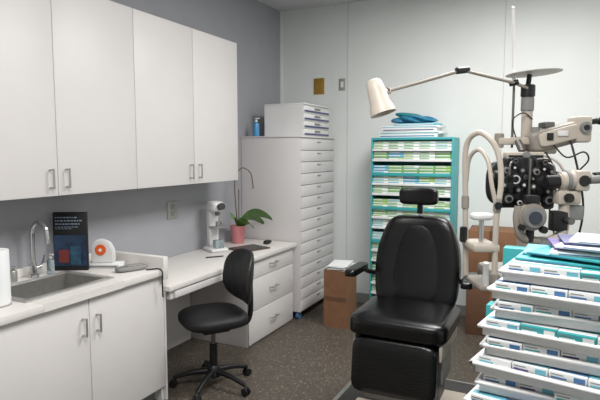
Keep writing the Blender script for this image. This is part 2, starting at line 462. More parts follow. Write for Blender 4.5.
# lensmeter on desk
t = thing('lensmeter', (0.16, 3.76, 0.751), math.radians(60), 'white tabletop lens measuring instrument with round viewer on the desk', 'instrument')
MB().box(-0.08, 0.08, -0.10, 0.09, 0, 0.03, PLASTW, 0.012).obj('base', t)
MB().pillow((0, 0.05, 0.20), (0.09, 0.07, 0.36), PLASTW, e=5).obj('column', t)
MB().pillow((0, -0.01, 0.385), (0.12, 0.17, 0.09), PLASTW, e=3.5).cyl((0, -0.09, 0.385), (0, -0.12, 0.39), 0.028, GRAYM).cyl((0, -0.12, 0.39), (0, -0.14, 0.395), 0.03, BLACK).obj('viewer', t)
MB().box(-0.05, 0.05, -0.09, 0.02, 0.2, 0.212, GRAYM, 0.003).cyl((0, -0.05, 0.212), (0, -0.05, 0.26), 0.018, GRAYM).obj('lens_table', t)
MB().cyl((0, -0.05, 0.31), (0, -0.05, 0.345), 0.02, DSTEEL).obj('lens_holder', t)
MB().cyl((0.045, 0.05, 0.25), (0.075, 0.05, 0.25), 0.035, GRAYM, bev=0.004).obj('dial', t)
MB().box(-0.04, 0.04, -0.09, -0.03, 0.03, 0.1, GLASS, 0.004).obj('tank', t)

# orchid
t = thing('potted_orchid', (0.13, 4.17, 0.751), 0, 'orchid in a pink pot with broad green leaves and bare stem', 'plant')
MB().lathe([(0, 0), (0.05, 0), (0.055, 0.01), (0.072, 0.15), (0.074, 0.165), (0.068, 0.165), (0.062, 0.14), (0, 0.14)], PINK).obj('pot', t)
MB().sphere((0, 0, 0.135), (0.062, 0.062, 0.015), SOIL).obj('soil', t)
def leaf(pts, w):
    n = 12; P = [Vector(p) for p in pts]; rows = []
    for i in range(n + 1):
        u = i / n
        a, bq, c = P
        p = a * (1 - u) ** 2 + bq * 2 * u * (1 - u) + c * u * u
        dv = (bq - a) * (1 - u) + (c - bq) * u
        sd = dv.cross(Vector((0, 0, 1))).normalized()
        sd = (sd + Vector((0, 0, 0.85))).normalized()
        ww = w * math.sin(math.pi * min(1, (u * 0.88 + 0.09))) ** 0.45
        rows.append([p + sd * ww * k + Vector((0, 0, 0.2 * ww * abs(k))) for k in (-1, -0.5, 0, 0.5, 1)])
    return rows
for pts, w_ in ((((0, 0, 0.15), (0.13, 0.06, 0.35), (0.30, 0.12, 0.22)), 0.072), (((0, 0, 0.15), (0.12, -0.04, 0.26), (0.20, -0.06, 0.16)), 0.055),
                (((0, 0, 0.15), (0.05, 0.10, 0.30), (0.14, 0.24, 0.16)), 0.05), (((0, 0, 0.15), (0.02, -0.10, 0.32), (0.08, -0.22, 0.26)), 0.035)):
    MB().surf(leaf(pts, w_), LEAF).obj('leaf', t)
MB().tube([(0, 0, 0.15), (0.0, -0.04, 0.4), (0.0, -0.04, 0.60), (0.02, 0.04, 0.70), (0.05, 0.15, 0.65), (0.06, 0.18, 0.52)], 0.0045, STEM).tube([(0.01, 0.0, 0.15), (0.0, 0.02, 0.5)], 0.004, STEM).sphere((0.06, 0.18, 0.51), 0.009, LEAF).obj('stem', t)

t = thing('tablet', (0.38, 3.95, 0.751), math.radians(-20), 'thin gray and brown tablet lying on the desk', 'tablet')
MB().box(-0.12, 0.12, -0.15, 0.15, 0, 0.010, BROWN, 0.003).obj('cover', t)
MB().box(-0.10, 0.10, -0.13, 0.13, 0.010, 0.012, TABLET).obj('screen', t)
MB().pillow((0, 0, 0.017), (0.06, 0.10, 0.034), BLACK, e=2.6).obj('computer_mouse', loc=(0.40, 4.25, 0.751), label='black computer mouse on the desk', cat='mouse')
MB().cyl((-0.07, 0, 0.005), (0.07, 0, 0.005), 0.005, BLACK, seg=10).cyl((0.07, 0, 0.005), (0.08, 0, 0.005), 0.005, DSTEEL, r2=0.001, seg=10).obj('pen', loc=(0.33, 3.50, 0.751), rz=0.9, label='black pen lying on the desk', cat='pen')

# ------------------------------------------------------------------ stool chair
t = thing('task_chair', (0.735, 2.90, 0), math.radians(-36), 'armless black office chair with round seat at the desk', 'chair')
for k in range(5):
    a = math.radians(90 + 72 * k + 12); c, s_ = math.cos(a), math.sin(a)
    MB().tube([(0.03 * c, 0.03 * s_, 0.11), (0.15 * c, 0.15 * s_, 0.10), (0.27 * c, 0.27 * s_, 0.068)], 0.02, BLACK, rfun=lambda u: 1.1 - 0.4 * u).obj('leg', t)
    cs = MB()
    px, py = 0.275 * c, 0.275 * s_
    for o in (-1, 1):
        cs.cyl((px - s_ * 0.006 * o, py + c * 0.006 * o, 0.026), (px - s_ * 0.024 * o, py + c * 0.024 * o, 0.026), 0.026, BLACK, seg=20, bev=0.004)
    cs.cyl((px, py, 0.03), (px, py, 0.075), 0.008, DSTEEL)
    cs.obj('caster', t)
MB().lathe([(0, 0.07), (0.045, 0.07), (0.045, 0.13), (0.03, 0.15), (0, 0.15)], BLACK).obj('hub', t)
MB().cyl((0, 0, 0.14), (0, 0, 0.30), 0.027, BLACK).cyl((0, 0, 0.28), (0, 0, 0.40), 0.015, DSTEEL).box(-0.09, 0.09, -0.09, 0.09, 0.395, 0.425, BLACK, 0.008).obj('column', t)
MB().pillow((0, 0, 0.485), (0.45, 0.44, 0.12), FABRIC, e=3.0, e2=2.8).obj('seat', t)
MB().tube([(0, 0.05, 0.41), (0, 0.2, 0.40), (0, 0.272, 0.46), (0, 0.275, 0.72)], 0.018, BLACK).obj('back_support', t)
def gridmat():
    M = bpy.data.materials.new('perforated_black'); M.use_nodes = True
    nt = M.node_tree; b = nt.nodes['Principled BSDF']
    tc = nt.nodes.new('ShaderNodeTexCoord'); v = nt.nodes.new('ShaderNodeTexVoronoi')
    v.inputs['Scale'].default_value = 45; v.inputs['Randomness'].default_value = 0
    nt.links.new(tc.outputs['Object'], v.inputs['Vector'])
    cr = nt.nodes.new('ShaderNodeValToRGB')
    cr.color_ramp.elements[0].position = 0.38; cr.color_ramp.elements[0].color = (0.002, 0.002, 0.002, 1)
    cr.color_ramp.elements[1].position = 0.45; cr.color_ramp.elements[1].color = (0.012, 0.012, 0.014, 1)
    nt.links.new(v.outputs['Distance'], cr.inputs['Fac']); nt.links.new(cr.outputs['Color'], b.inputs['Base Color'])
    b.inputs['Roughness'].default_value = 0.5
    return M
MB().pillow((0, 0.245, 0.745), (0.46, 0.05, 0.36), gridmat(), e=3.2, e2=2.9, wf=lambda z: 1 - 0.06 * z, yf=lambda z, x: -0.08 * x * x + 0.02 * z).obj('backrest', t)

# ------------------------------------------------------------------ exam chair
t = thing('exam_chair', (2.045, 3.0, 0), 0, 'black leather ophthalmic exam chair with headrest, armrests and footrest', 'exam chair')
MB().box(-0.27, 0.3, -0.20, 0.35, 0.030, 0.09, BEIGE, 0.015).box(-0.16, 0.16, -0.12, 0.22, 0.09, 0.14, BEIGE2, 0.02).obj('base', t)
MB().box(-0.11, 0.19, -0.14, 0.18, 0.14, 0.42, BLACK, 0.02).box(-0.11, 0.15, -0.10, 0.16, 0.42, 0.52, DSTEEL, 0.01).obj('column', t)
MB().box(-0.225, 0.225, -0.2, 0.24, 0.52, 0.575, BLACK, 0.012).obj('seat_frame', t)
MB().box(0.234, 0.252, -0.27, 0.2, 0.50, 0.585, BEIGE, 0.008).box(0.236, 0.250, -0.22, 0.02, 0.36, 0.51, PLATE, 0.006).obj('side_rail', t)
MB().box(-0.252, -0.234, -0.24, 0.2, 0.50, 0.585, BEIGE, 0.008).obj('side_rail', t)
s2 = MB().pillow((0, -0.03, 0.64), (0.55, 0.54, 0.14), LEATHER, e=8, e2=4.5, nu=32, nv=72)
s2.pillow((0, -0.02, 0.690), (0.38, 0.47, 0.045), LEATHER, e=8, e2=3)
s2.obj('seat', t)
def wf(z):
    if z < -0.2: return 0.94 + 0.06 * (z + 1) / 0.8
    if z < 0.35: return 1.0 - 0.05 * ((z + 0.2) / 0.55) ** 2
    return 0.95 - 0.22 * ((z - 0.35) / 0.65)
bk = MB()
bk.pillow((0, 0.235, 0.925), (0.52, 0.11, 0.56), LEATHER, e=5, e2=7.0, wf=wf, yf=lambda z, x: 0.05 * z - 0.02 * x * x, nu=40, nv=64)
bk.pillow((0, 0.205, 0.925), (0.36, 0.07, 0.50), LEATHER, e=3, e2=4.5, wf=wf, yf=lambda z, x: 0.05 * z, nu=36, nv=48)
bk.obj('backrest', t)
MB().box(-0.13, 0.13, 0.285, 0.31, 0.6, 1.1, BEIGE2, 0.01).obj('back_shell', t)
MB().cyl((0, 0.285, 1.10), (0, 0.29, 1.33), 0.012, CHROME).cyl((0, 0.29, 1.33), (0, 0.25, 1.335), 0.012, CHROME).box(-0.028, 0.028, 0.255, 0.305, 1.12, 1.20, BLACK, 0.006).box(-0.016, 0.016, 0.24, 0.27, 1.22, 1.34, BLACK, 0.005).obj('headrest_post', t)
MB().pillow((0, 0.23, 1.33), (0.235, 0.06, 0.105), LEATHER, e=5, e2=5, yf=lambda z, x: -0.02 * x * x).obj('headrest', t)
for sx in (-1, 1):
    a = MB().pillow((sx * 0.335, 0.05, 0.88), (0.07, 0.30, 0.048), LEATHER, e=5).obj('armrest', t)
    MB().tube([(sx * 0.33, 0.16, 0.865), (sx * 0.32, 0.21, 0.84), (sx * 0.27, 0.26, 0.82), (sx * 0.20, 0.28, 0.81)], 0.016, BLACK).obj('armrest_support', a)
MB().pillow((0, -0.285, 0.435), (0.465, 0.085, 0.30), LEATHER, e=8, e2=8, rot=(math.radians(-7), 0, 0), nu=32, nv=56).obj('leg_rest', t)
MB().box(-0.19, 0.19, -0.46, -0.325, 0.235, 0.255, BEIGE, 0.008).box(-0.16, 0.16, -0.32, -0.295, 0.235, 0.3, DSTEEL, 0.005).obj('footplate', t)

# platform
t = thing('equipment_platform', (0, 0, 0), 0, 'low dark platform with aluminium edge under exam chair and stand', 'platform')
MB().box(1.60, 3.10, 2.35, 3.62, 0.0, 0.028, DARKGAP, 0.003).obj('plate', t)
MB().box(1.57, 1.60, 2.33, 3.64, 0.0, 0.035, STEEL, 0.004).box(1.57, 3.1, 2.32, 2.35, 0.0, 0.035, STEEL, 0.004).box(1.57, 3.1, 3.62, 3.64, 0.0, 0.035, STEEL, 0.004).obj('edge_trim', t)

# ------------------------------------------------------------------ lens rack
RX0, RX1, RY0 = 1.17, 1.945, 4.93
t = thing('contact_lens_rack', (0, 0, 0), 0, 'tall teal display rack filled with small lens boxes against the wall', 'rack')
MB().box(RX0, RX0 + 0.014, RY0, 5.26, 0, 1.735, TEAL, 0.003).obj('side_panel', t)
MB().box(RX1 - 0.014, RX1, RY0, 5.26, 0, 1.735, TEAL, 0.003).obj('side_panel', t)
MB().box(RX0 + 0.015, RX1 - 0.015, 5.245, 5.26, 0, 1.735, TEAL).obj('back_panel', t)
MB().box(RX0 + 0.015, RX1 - 0.015, RY0, 5.244, 1.712, 1.735, TEAL, 0.003).obj('top', t)
rows_n = 15; zp = 0.098
zs = []
z = 1.71
for i in range(rows_n):
    z -= zp + (0.032 if i % 3 == 2 else 0)
    zs.append(z)
    MB().box(RX0 + 0.015, RX1 - 0.015, RY0 + 0.01, 5.244, z, z + 0.006, TEAL).obj('shelf', t)
    if i % 3 == 2:
        MB().box(RX0 + 0.015, RX1 - 0.015, RY0 - 0.004, RY0 + 0.009, z - 0.012, z + 0.018, TEAL, 0.001).obj('shelf_lip', t)
    else:
        MB().box(RX0 + 0.015, RX1 - 0.015, RY0 - 0.004, RY0 + 0.009, z - 0.004, z + 0.018, PAPER, 0.001).obj('shelf_lip', t, label='white price strip')
meshes = []
BW = 0.147
for k, (c1, c2, c3) in enumerate(((PAPER, GREEN, GREEN), (PAPER, GREEN2, GREEN), (GREEN2, PAPER, GREEN), (GREEN, PAPER, GREEN2), (PAPER, CYAN, GREEN), (CYAN, PAPER, BLUE), (PAPER, GREEN2, TEAL))):
    b = MB(); h2 = BW / 2 - 0.0008
    b.box(-h2, h2, -0.11, 0.11, 0, 0.0265, c1, 0.001)
    b.box(-h2 + 0.004, h2 * random.uniform(0.2, 0.8), -0.1115, -0.11, 0.013, 0.021, c2).box(-h2 + 0.003, h2 - 0.003, -0.1115, -0.11, 0.003, 0.008, c3)
    b.box(-h2 + 0.01, 0.0, -0.1, 0.0, 0.0265, 0.0269, c2)
    meshes.append(b.mesh('lens_box'))
for i, z in enumerate(zs):
    for c in range(5):
        kk = random.choice([0, 0, 1, 2, 3, 3, 1, 6]) if i % 4 != 3 else random.choice([4, 5, 6, 1])
        for s_ in range(3):
            if random.random() < 0.3: kk = random.randrange(7)
            o = bpy.data.objects.new('lens_box', meshes[kk])
            o.location = (RX0 + 0.091 + c * 0.1485, RY0 + 0.123 + 0.004 * s_ + random.uniform(0, 0.008), z + 0.0065 + s_ * 0.0272)
            o['label'] = 'flat white and pale green lens box in the teal rack'
            o['category'] = 'box'; o['group'] = 'lens boxes in the teal rack'
            COL.objects.link(o)
z = 1.736
for i, (dx, w_, h_, c1, c2) in enumerate(((0.30, 0.56, 0.030, PAPER, BLUE), (0.32, 0.60, 0.025, PAPER, TEAL), (0.31, 0.52, 0.030, PAPER, NAVY), (0.32, 0.56, 0.022, PAPER, CYAN), (0.37, 0.40, 0.022, CYAN, PAPER))):
    t = thing('flat_box', (RX0 + dx + 0.05, 5.08, z), random.uniform(-0.05, 0.05), 'flat white and blue box stacked on top of the teal rack', 'box', 'flat boxes on the teal rack')
    MB().box(-w_ / 2, w_ / 2, -0.12, 0.12, 0, h_, c1, 0.002).obj('body', t)
    MB().box(-w_ / 2 + 0.01, w_ / 2 - 0.03, -0.1212, -0.12, h_ * 0.3, h_ * 0.6, c2).obj('print', t)
    z += h_ + 0.001
MB().pillow((0, 0, 0.036), (0.42, 0.2, 0.07), BLUEP, e=2.8, wf=lambda z: 1 - 0.25 * z, yf=lambda z, x: 0.02 * math.sin(9 * x + 4 * z)).pillow((-0.05, 0, 0.075), (0.26, 0.14, 0.05), TEALD, e=2.4, rot=(0, 0.12, 0)).obj('plastic_bag', loc=(RX0 + 0.38, 5.06, z + 0.001), label='crumpled blue plastic bag on top of the box stack', cat='bag')

# brown paper box
t = thing('recycling_box', (1.02, 4.53, 0), math.radians(3), 'tall brown cardboard bin full of white paper on the floor', 'box')
b = MB()
hw = 0.105
b.box(-hw, hw, -0.15, -0.145, 0, 0.53, CARD).box(-hw, hw, 0.145, 0.15, 0, 0.53, CARD).box(-hw - 0.005, -hw, -0.15, 0.15, 0, 0.53, CARD).box(hw, hw + 0.005, -0.15, 0.15, 0, 0.53, CARD).box(-hw, hw, -0.145, 0.145, 0, 0.005, CARD)
b.obj('body', t)
b = MB()
for i in range(8):
    b.box(-0.092, 0.092, -0.13, 0.13, 0.465 + i * 0.014, 0.473 + i * 0.014, PAPER, rot=(random.uniform(-0.06, 0.06), random.uniform(-0.06, 0.06), random.uniform(-0.12, 0.12)))
b.obj('paper', t)
MB().box(-hw, hw, -0.152, -0.150, 0.25, 0.29, CARDD).obj('tape', t)

t = thing('cardboard_box', (2.33, 4.95, 0.0), 0.05, 'large brown cardboard carton standing on the floor', 'box', 'stacked brown cartons')
MB().box(-0.22, 0.22, -0.20, 0.20, 0, 0.50, CARDD, 0.003).obj('body', t)
MB().box(-0.025, 0.025, -0.202, -0.20, 0, 0.5, CARD).obj('tape', t)
t = thing('cardboard_box', (2.31, 4.95, 0.501), 0.05, 'brown cardboard carton stacked on another carton', 'box', 'stacked brown cartons')
MB().box(-0.2, 0.2, -0.18, 0.18, 0, 0.42, CARD, 0.003).obj('body', t)
MB().box(-0.025, 0.025, -0.182, -0.18, 0, 0.42, CARDD).box(-0.025, 0.025, -0.18, 0.18, 0.42, 0.422, CARDD).obj('tape', t)

# ------------------------------------------------------------------ instrument stand
SO = (2.709, 2.735, 0); SR = math.radians(25.9)
t = thing('instrument_stand', SO, SR, 'beige refraction stand with pole, lamp and instrument arms', 'instrument stand')
MB().box(-0.05, 0.22, 0.02, 0.38, 0.04, 0.92, GRAYD, 0.02).obj('cabinet', t)
MB().box(-0.14, 0.24, -0.04, 0.38, 0.92, 1.0, BEIGE2, 0.02).obj('console', t)
b = MB()
for k in range(5): b.box(-0.11 + k * 0.05, -0.08 + k * 0.05, -0.045, -0.04, 0.945, 0.97, BLACK, 0.002)
b.obj('control_panel', t)
MB().cyl((0.015, 0.16, 1.0), (0.015, 0.16, 1.86), 0.026, BEIGE, bev=0.003).cyl((0.015, 0.16, 1.55), (0.015, 0.16, 1.60), 0.040, BEIGE2, bev=0.004).cyl((0.015, 0.16, 1.80), (0.015, 0.16, 1.87), 0.031, GRAYM, bev=0.004).cyl((0.015, 0.16, 1.87), (0.015, 0.16, 1.93), 0.034, BLACK, bev=0.004).obj('pole', t)
MB().lathe([(0, 0), (0.115, 0.0), (0.130, 0.002), (0.130, 0.005), (0.115, 0.004), (0, 0.004)], mat('tray_light', (186, 184, 178), 0.4), (0.04, 0.16, 1.983), (-0.06, 0.02, 1)).cyl((0.015, 0.16, 1.93), (0.02, 0.16, 1.98), 0.012, BLACK).obj('top_tray', t)
MB().cyl((-0.055, 0.16, 1.93), (-0.073, 0.16, 2.30), 0.009, PLASTW, r2=0.007).sphere((-0.073, 0.16, 2.30), 0.008, PLASTW).cyl((-0.055, 0.16, 1.62), (-0.055, 0.16, 1.93), 0.006, DSTEEL).box(-0.062, 0.03, 0.152, 0.168, 1.66, 1.675, DSTEEL, 0.002).obj('chart_rod', t)
la = MB()
la.tube([(0.02, 0.14, 1.905), (-0.07, 0.12, 1.935), (-0.345, 0.05, 1.985)], 0.008, BEIGE2, sm=1)
la.tube([(-0.345, 0.05, 1.985), (-0.55, 0.03, 1.925), (-0.70, 0.02, 1.885)], 0.008, BEIGE2, sm=1)
la.cyl((-0.375, 0.035, 1.98), (-0.315, 0.065, 1.99), 0.016, BLACK).cyl((-0.09, 0.13, 1.93), (-0.05, 0.12, 1.94), 0.013, BLACK).sphere((-0.70, 0.02, 1.885), 0.016, BLACK)
la = la.obj('lamp_arm', t)
MB().lathe([(0, -0.085), (0.022, -0.083), (0.036, -0.07), (0.043, -0.03), (0.048, 0.03), (0.057, 0.055), (0.062, 0.085), (0.057, 0.085), (0.044, 0.04), (0, 0.03)], LAMPB, (-0.748, 0.01, 1.858), (0.30, -0.15, -1.0)).cyl((-0.69, 0.02, 1.885), (-0.725, 0.015, 1.88), 0.014, LAMPB).obj('lamp_head', la, label='cream metal lamp head')
ar = MB()
ar.pillow((0.135, 0.10, 1.675), (0.28, 0.10, 0.105), BEIGE2, e=6, e2=6, rot=(0, math.radians(-15), 0))
ar.pillow((0.135, 0.045, 1.68), (0.22, 0.02, 0.07), BEIGE, e=6, e2=6, rot=(0, math.radians(-15), 0))
ar.box(0.02, 0.14, 0.09, 0.17, 1.59, 1.66, BEIGE, 0.01)
ar.box(0.06, 0.09, 0.028, 0.036, 1.655, 1.69, BLACK, 0.003).box(0.11, 0.16, 0.028, 0.036, 1.675, 1.70, PLASTW, 0.002)
ar.box(0.20, 0.275, 0.03, 0.14, 1.645, 1.77, BEIGE, 0.014).cyl((0.237, 0.015, 1.715), (0.237, 0.03, 1.715), 0.028, GRAYM, bev=0.004).cyl((0.237, 0.01, 1.715), (0.237, 0.015, 1.715), 0.013, BLACK)
ar.box(-0.15, 0.05, 0.08, 0.13, 1.635, 1.67, BEIGE, 0.008).cyl((-0.14, 0.105, 1.62), (-0.14, 0.105, 1.69), 0.022, BEIGE2, bev=0.003)
ar.cyl((0.03, 0.09, 1.60), (0.03, 0.09, 1.72), 0.02, GRAYM, bev=0.003).box(0.07, 0.12, 0.08, 0.16, 1.715, 1.745, DSTEEL, 0.006)
ar.obj('support_arm', t)
MB().cyl((0.26, 0.1, 1.74), (0.33, 0.1, 1.75), 0.014, BLACK).sphere((0.345, 0.1, 1.752), (0.025, 0.02, 0.02), BLACK).obj('handle', t, label='black grip')
for pts, r_, m_ in (([(0.10, 0.06, 1.64), (0.14, 0.0, 1.575), (0.22, 0.0, 1.60), (0.26, 0.03, 1.56), (0.20, 0.02, 1.50)], 0.004, BLACK),
                    ([(0.03, 0.1, 1.6), (0.12, 0.02, 1.54), (0.165, 0.0, 1.38), (0.12, 0.0, 1.2), (0.05, 0.02, 1.01)], 0.006, BEIGE),
                    ([(-0.05, 0.12, 1.66), (-0.08, 0.1, 1.75), (-0.02, 0.12, 1.79), (0.03, 0.13, 1.76)], 0.003, BLACK),
                    ([(0.18, 0.05, 1.66), (0.2, 0.0, 1.5), (0.23, 0.0, 1.3), (0.18, 0.02, 1.01)], 0.005, BLACK),
                    ([(0.06, 0.04, 1.60), (0.09, 0.0, 1.50), (0.07, 0.0, 1.35), (0.10, 0.0, 1.2), (0.14, 0.0, 1.01)], 0.004, BLACK)):
    MB().tube(pts, r_, m_).obj('cable', t)

# phoropter
t = thing('phoropter', SO, SR, 'black phoropter head with many dials hanging from the stand arm', 'phoropter')
MB().box(-0.15, 0.03, -0.02, 0.03, 1.57, 1.60, BEIGE, 0.008).cyl((-0.06, 0.02, 1.60), (-0.06, 0.075, 1.65), 0.016, DSTEEL).cyl((-0.06, -0.035, 1.585), (-0.06, -0.02, 1.585), 0.018, GRAYM, bev=0.003).box(-0.065, -0.055, -0.075, -0.065, 1.30, 1.57, DSTEEL, 0.002).box(-0.08, -0.04, -0.081, -0.075, 1.30, 1.34, PLASTW, 0.002).box(-0.14, 0.02, -0.025, -0.02, 1.575, 1.585, BLACK).box(-0.11, -0.01, -0.045, 0.03, 1.37, 1.575, BLACK, 0.012).obj('bracket', t)
def rp(cx, cz, r, a): return (cx + r * math.cos(a), cz + r * math.sin(a))
for si, (cx, cz) in ((-1, (-0.128, 1.475)), (1, (0.008, 1.468))):
    bd = MB()
    bd.lathe([(0, -0.03), (0.060, -0.03), (0.070, -0.022), (0.072, 0.02), (0.066, 0.026), (0, 0.026)], BLACK, (cx, -0.03, cz), (0, -1, 0), seg=36)
    bd.box(cx - 0.038, cx + 0.038, -0.055, 0.0, cz + 0.04, cz + 0.10, BLACK, 0.012)
    bd.box(cx - 0.055 + si * 0.010, cx + 0.055 + si * 0.010, -0.05, 0.01, cz - 0.135, cz - 0.04, BLACK, 0.015)
    bd.pillow((cx + si * 0.02, 0.02, cz - 0.02), (0.16, 0.05, 0.21), BLACK, e=3)
    bd = bd.obj('lens_battery', t)
    for k in range(9):
        a = math.radians(-30 + k * 40); x, zz = rp(cx, cz, 0.053, a); r = (0.014, 0.010, 0.016, 0.011, 0.015, 0.010, 0.013, 0.011, 0.015)[k]
        yb = -0.066 - 0.003 * (k % 3)
        MB().cyl((x, -0.055, zz), (x, yb, zz), r, (BLACK, DSTEEL, BLACK, BLACK, GRAYM)[k % 5], seg=20, bev=0.002).cyl((x, yb, zz), (x, yb - 0.003, zz), r * 0.5, (PLASTW, BLACK, GRAYM)[k % 3], seg=16).obj('dial', bd)
    MB().cyl((cx + si * 0.066, -0.03, cz + 0.005), (cx + si * 0.085, -0.03, cz + 0.005), 0.036, BLACK, bev=0.004, seg=32).cyl((cx + si * 0.085, -0.03, cz + 0.005), (cx + si * 0.094, -0.03, cz + 0.005), 0.022, DSTEEL, bev=0.002).cyl((cx + si * 0.06, -0.03, cz - 0.08), (cx + si * 0.08, -0.03, cz - 0.08), 0.024, BLACK, bev=0.003, seg=24).obj('power_dial', bd)
    MB().lathe([(0.021, 0), (0.021, 0.035), (0.014, 0.035), (0.012, 0.01), (0.0, 0.01)], CHROME, (cx, -0.05, cz), (0, -1, 0)).cyl((cx, -0.058, cz), (cx, -0.062, cz), 0.012, LENS).obj('aperture', bd)
    for xk, zk, rk, mk in ((cx + si * 0.025, cz - 0.09, 0.027, GRAYM), (cx - si * 0.025, cz - 0.108, 0.016, PLASTW), (cx, cz + 0.085, 0.017, DSTEEL)):
        MB().cyl((xk, -0.05, zk), (xk, -0.073, zk), rk, BLACK, bev=0.003).cyl((xk, -0.073, zk), (xk, -0.076, zk), rk * 0.72, mk, bev=0.001).cyl((xk, -0.076, zk), (xk, -0.084, zk), rk * 0.38, BLACK).obj('cylinder_knob', bd)
    MB().tube([(cx, -0.06, cz + 0.085), (cx + si * 0.03, -0.09, cz + 0.07), (cx + si * 0.035, -0.095, cz + 0.02)], 0.005, DSTEEL).lathe([(0.022, -0.006), (0.022, 0.006), (0.015, 0.006), (0.015, -0.006), (0.022, -0.006)], BLACK, (cx + si * 0.035, -0.10, cz), (0, -1, 0)).obj('cross_cylinder', bd)

# slit lamp
t = thing('slit_lamp', SO, SR, 'beige slit lamp microscope with chin rest frame on the stand table', 'slit lamp')
MB().box(-0.34, 0.3, -0.27, -0.045, 1.004, 1.026, BEIGE2, 0.008).box(0.0, 0.2, -0.24, -0.05, 0.86, 1.0, GRAYD, 0.01).obj('table', t)
hf = MB().tube([(-0.262, -0.22, 1.03), (-0.262, -0.22, 1.30), (-0.245, -0.215, 1.46), (-0.252, -0.20, 1.58), (-0.285, -0.18, 1.655), (-0.325, -0.13, 1.685), (-0.358, -0.08, 1.62), (-0.352, -0.07, 1.40), (-0.340, -0.07, 1.03)], 0.0125, BEIGE, seg=14)
hf.cyl((-0.262, -0.22, 1.34), (-0.256, -0.218, 1.40), 0.017, BEIGE2, bev=0.003).cyl((-0.351, -0.07, 1.34), (-0.352, -0.07, 1.40), 0.017, BEIGE2, bev=0.003).cyl((-0.262, -0.22, 1.03), (-0.262, -0.22, 1.07), 0.022, BEIGE2, bev=0.003)
hf.obj('headrest_frame', t)
MB().tube([(-0.262, -0.22, 1.36), (-0.285, -0.215, 1.46), (-0.295, -0.19, 1.56), (-0.32, -0.14, 1.61), (-0.345, -0.09, 1.57), (-0.350, -0.07, 1.46)], 0.0095, BEIGE, seg=12).obj('forehead_band', t)
MB().pillow((-0.305, -0.16, 1.315), (0.10, 0.07, 0.035), PLASTW, e=3).cyl((-0.305, -0.16, 1.20), (-0.305, -0.16, 1.30), 0.011, CHROME).obj('chin_rest', t)
MB().box(-0.36, -0.245, -0.235, -0.06, 1.165, 1.20, BEIGE, 0.010).obj('chin_rest_bar', t)
MB().cyl((-0.365, -0.1, 1.26), (-0.365, -0.1, 1.19), 0.017, BLACK, bev=0.004).obj('height_knob', t)
MB().cyl((-0.262, -0.246, 1.37), (-0.262, -0.23, 1.37), 0.016, BLACK, bev=0.003).obj('side_knob', t)
for x, y in ((-0.31, -0.25), (-0.21, -0.25)):
    MB().tube([(x, y, 1.026), (x - 0.005, y - 0.01, 1.08), (x - 0.01, y - 0.025, 1.13)], 0.012, PLASTW, seg=12).obj('grip', t)
MB().box(-0.16, 0.16, -0.26, -0.08, 1.028, 1.07, BEIGE2, 0.01).cyl((-0.02, -0.16, 1.07), (-0.02, -0.16, 1.22), 0.034, GRAYM, bev=0.005).box(-0.15, -0.05, -0.27, -0.255, 1.035, 1.06, BLACK, 0.003).cyl((-0.02, -0.16, 1.13), (-0.02, -0.16, 1.15), 0.044, BLACK, bev=0.003).obj('carriage', t)
MB().cyl((0.10, -0.22, 1.07), (0.11, -0.22, 1.17), 0.011, BLACK).sphere((0.111, -0.22, 1.18), 0.017, BLACK).obj('joystick', t)
il = MB().tube([(-0.02, -0.16, 1.2), (-0.12, -0.16, 1.22), (-0.145, -0.16, 1.30), (-0.14, -0.16, 1.36)], 0.020, BEIGE2, seg=14).cyl((-0.09, -0.20, 1.315), (-0.09, -0.15, 1.315), 0.060, BEIGE2, bev=0.008, seg=32).cyl((-0.09, -0.213, 1.315), (-0.09, -0.20, 1.315), 0.048, GRAYM, bev=0.004, seg=32).cyl((-0.09, -0.22, 1.315), (-0.09, -0.213, 1.315), 0.028, LENS)
il.cyl((-0.045, -0.21, 1.26), (-0.045, -0.18, 1.26), 0.016, BLACK, bev=0.002).cyl((-0.14, -0.21, 1.27), (-0.14, -0.18, 1.27), 0.013, BLACK, bev=0.002).box(-0.12, -0.06, -0.19, -0.14, 1.37, 1.41, BLACK, 0.006).cyl((-0.09, -0.165, 1.20), (-0.09, -0.165, 1.26), 0.018, BLACK, bev=0.003)
il.obj('illumination_arm', t)
sc = MB()
sc.tube([(0.0, -0.16, 1.2), (0.055, -0.16, 1.24), (0.06, -0.16, 1.36), (0.055, -0.16, 1.44)], 0.024, BEIGE, seg=14)
sc.cyl((-0.03, -0.16, 1.468), (0.03, -0.16, 1.47), 0.030, BLACK, bev=0.004).cyl((0.03, -0.16, 1.47), (0.10, -0.16, 1.475), 0.042, BEIGE, bev=0.006).cyl((0.055, -0.16, 1.473), (0.075, -0.16, 1.473), 0.046, GRAYM, bev=0.003).box(0.09, 0.15, -0.205, -0.115, 1.43, 1.52, BEIGE, 0.012)
sc.cyl((0.06, -0.16, 1.40), (0.06, -0.21, 1.40), 0.020, BLACK, bev=0.003).box(0.02, 0.12, -0.19, -0.13, 1.37, 1.43, BEIGE, 0.008).cyl((0.12, -0.21, 1.475), (0.12, -0.205, 1.475), 0.024, BLACK, bev=0.001).box(0.0, 0.07, -0.185, -0.135, 1.25, 1.34, BLACK, 0.008).cyl((0.065, -0.18, 1.30), (0.065, -0.22, 1.30), 0.016, DSTEEL, bev=0.002).box(0.075, 0.14, -0.18, -0.13, 1.30, 1.365, GRAYM, 0.008)
sc.obj('microscope', t)
for yy in (-0.19, -0.13):
    MB().cyl((0.15, yy, 1.478), (0.20, yy, 1.483), 0.018, GRAYM, bev=0.002).cyl((0.20, yy, 1.483), (0.25, yy, 1.488), 0.026, BLACK, bev=0.004).obj('eyepiece', t)

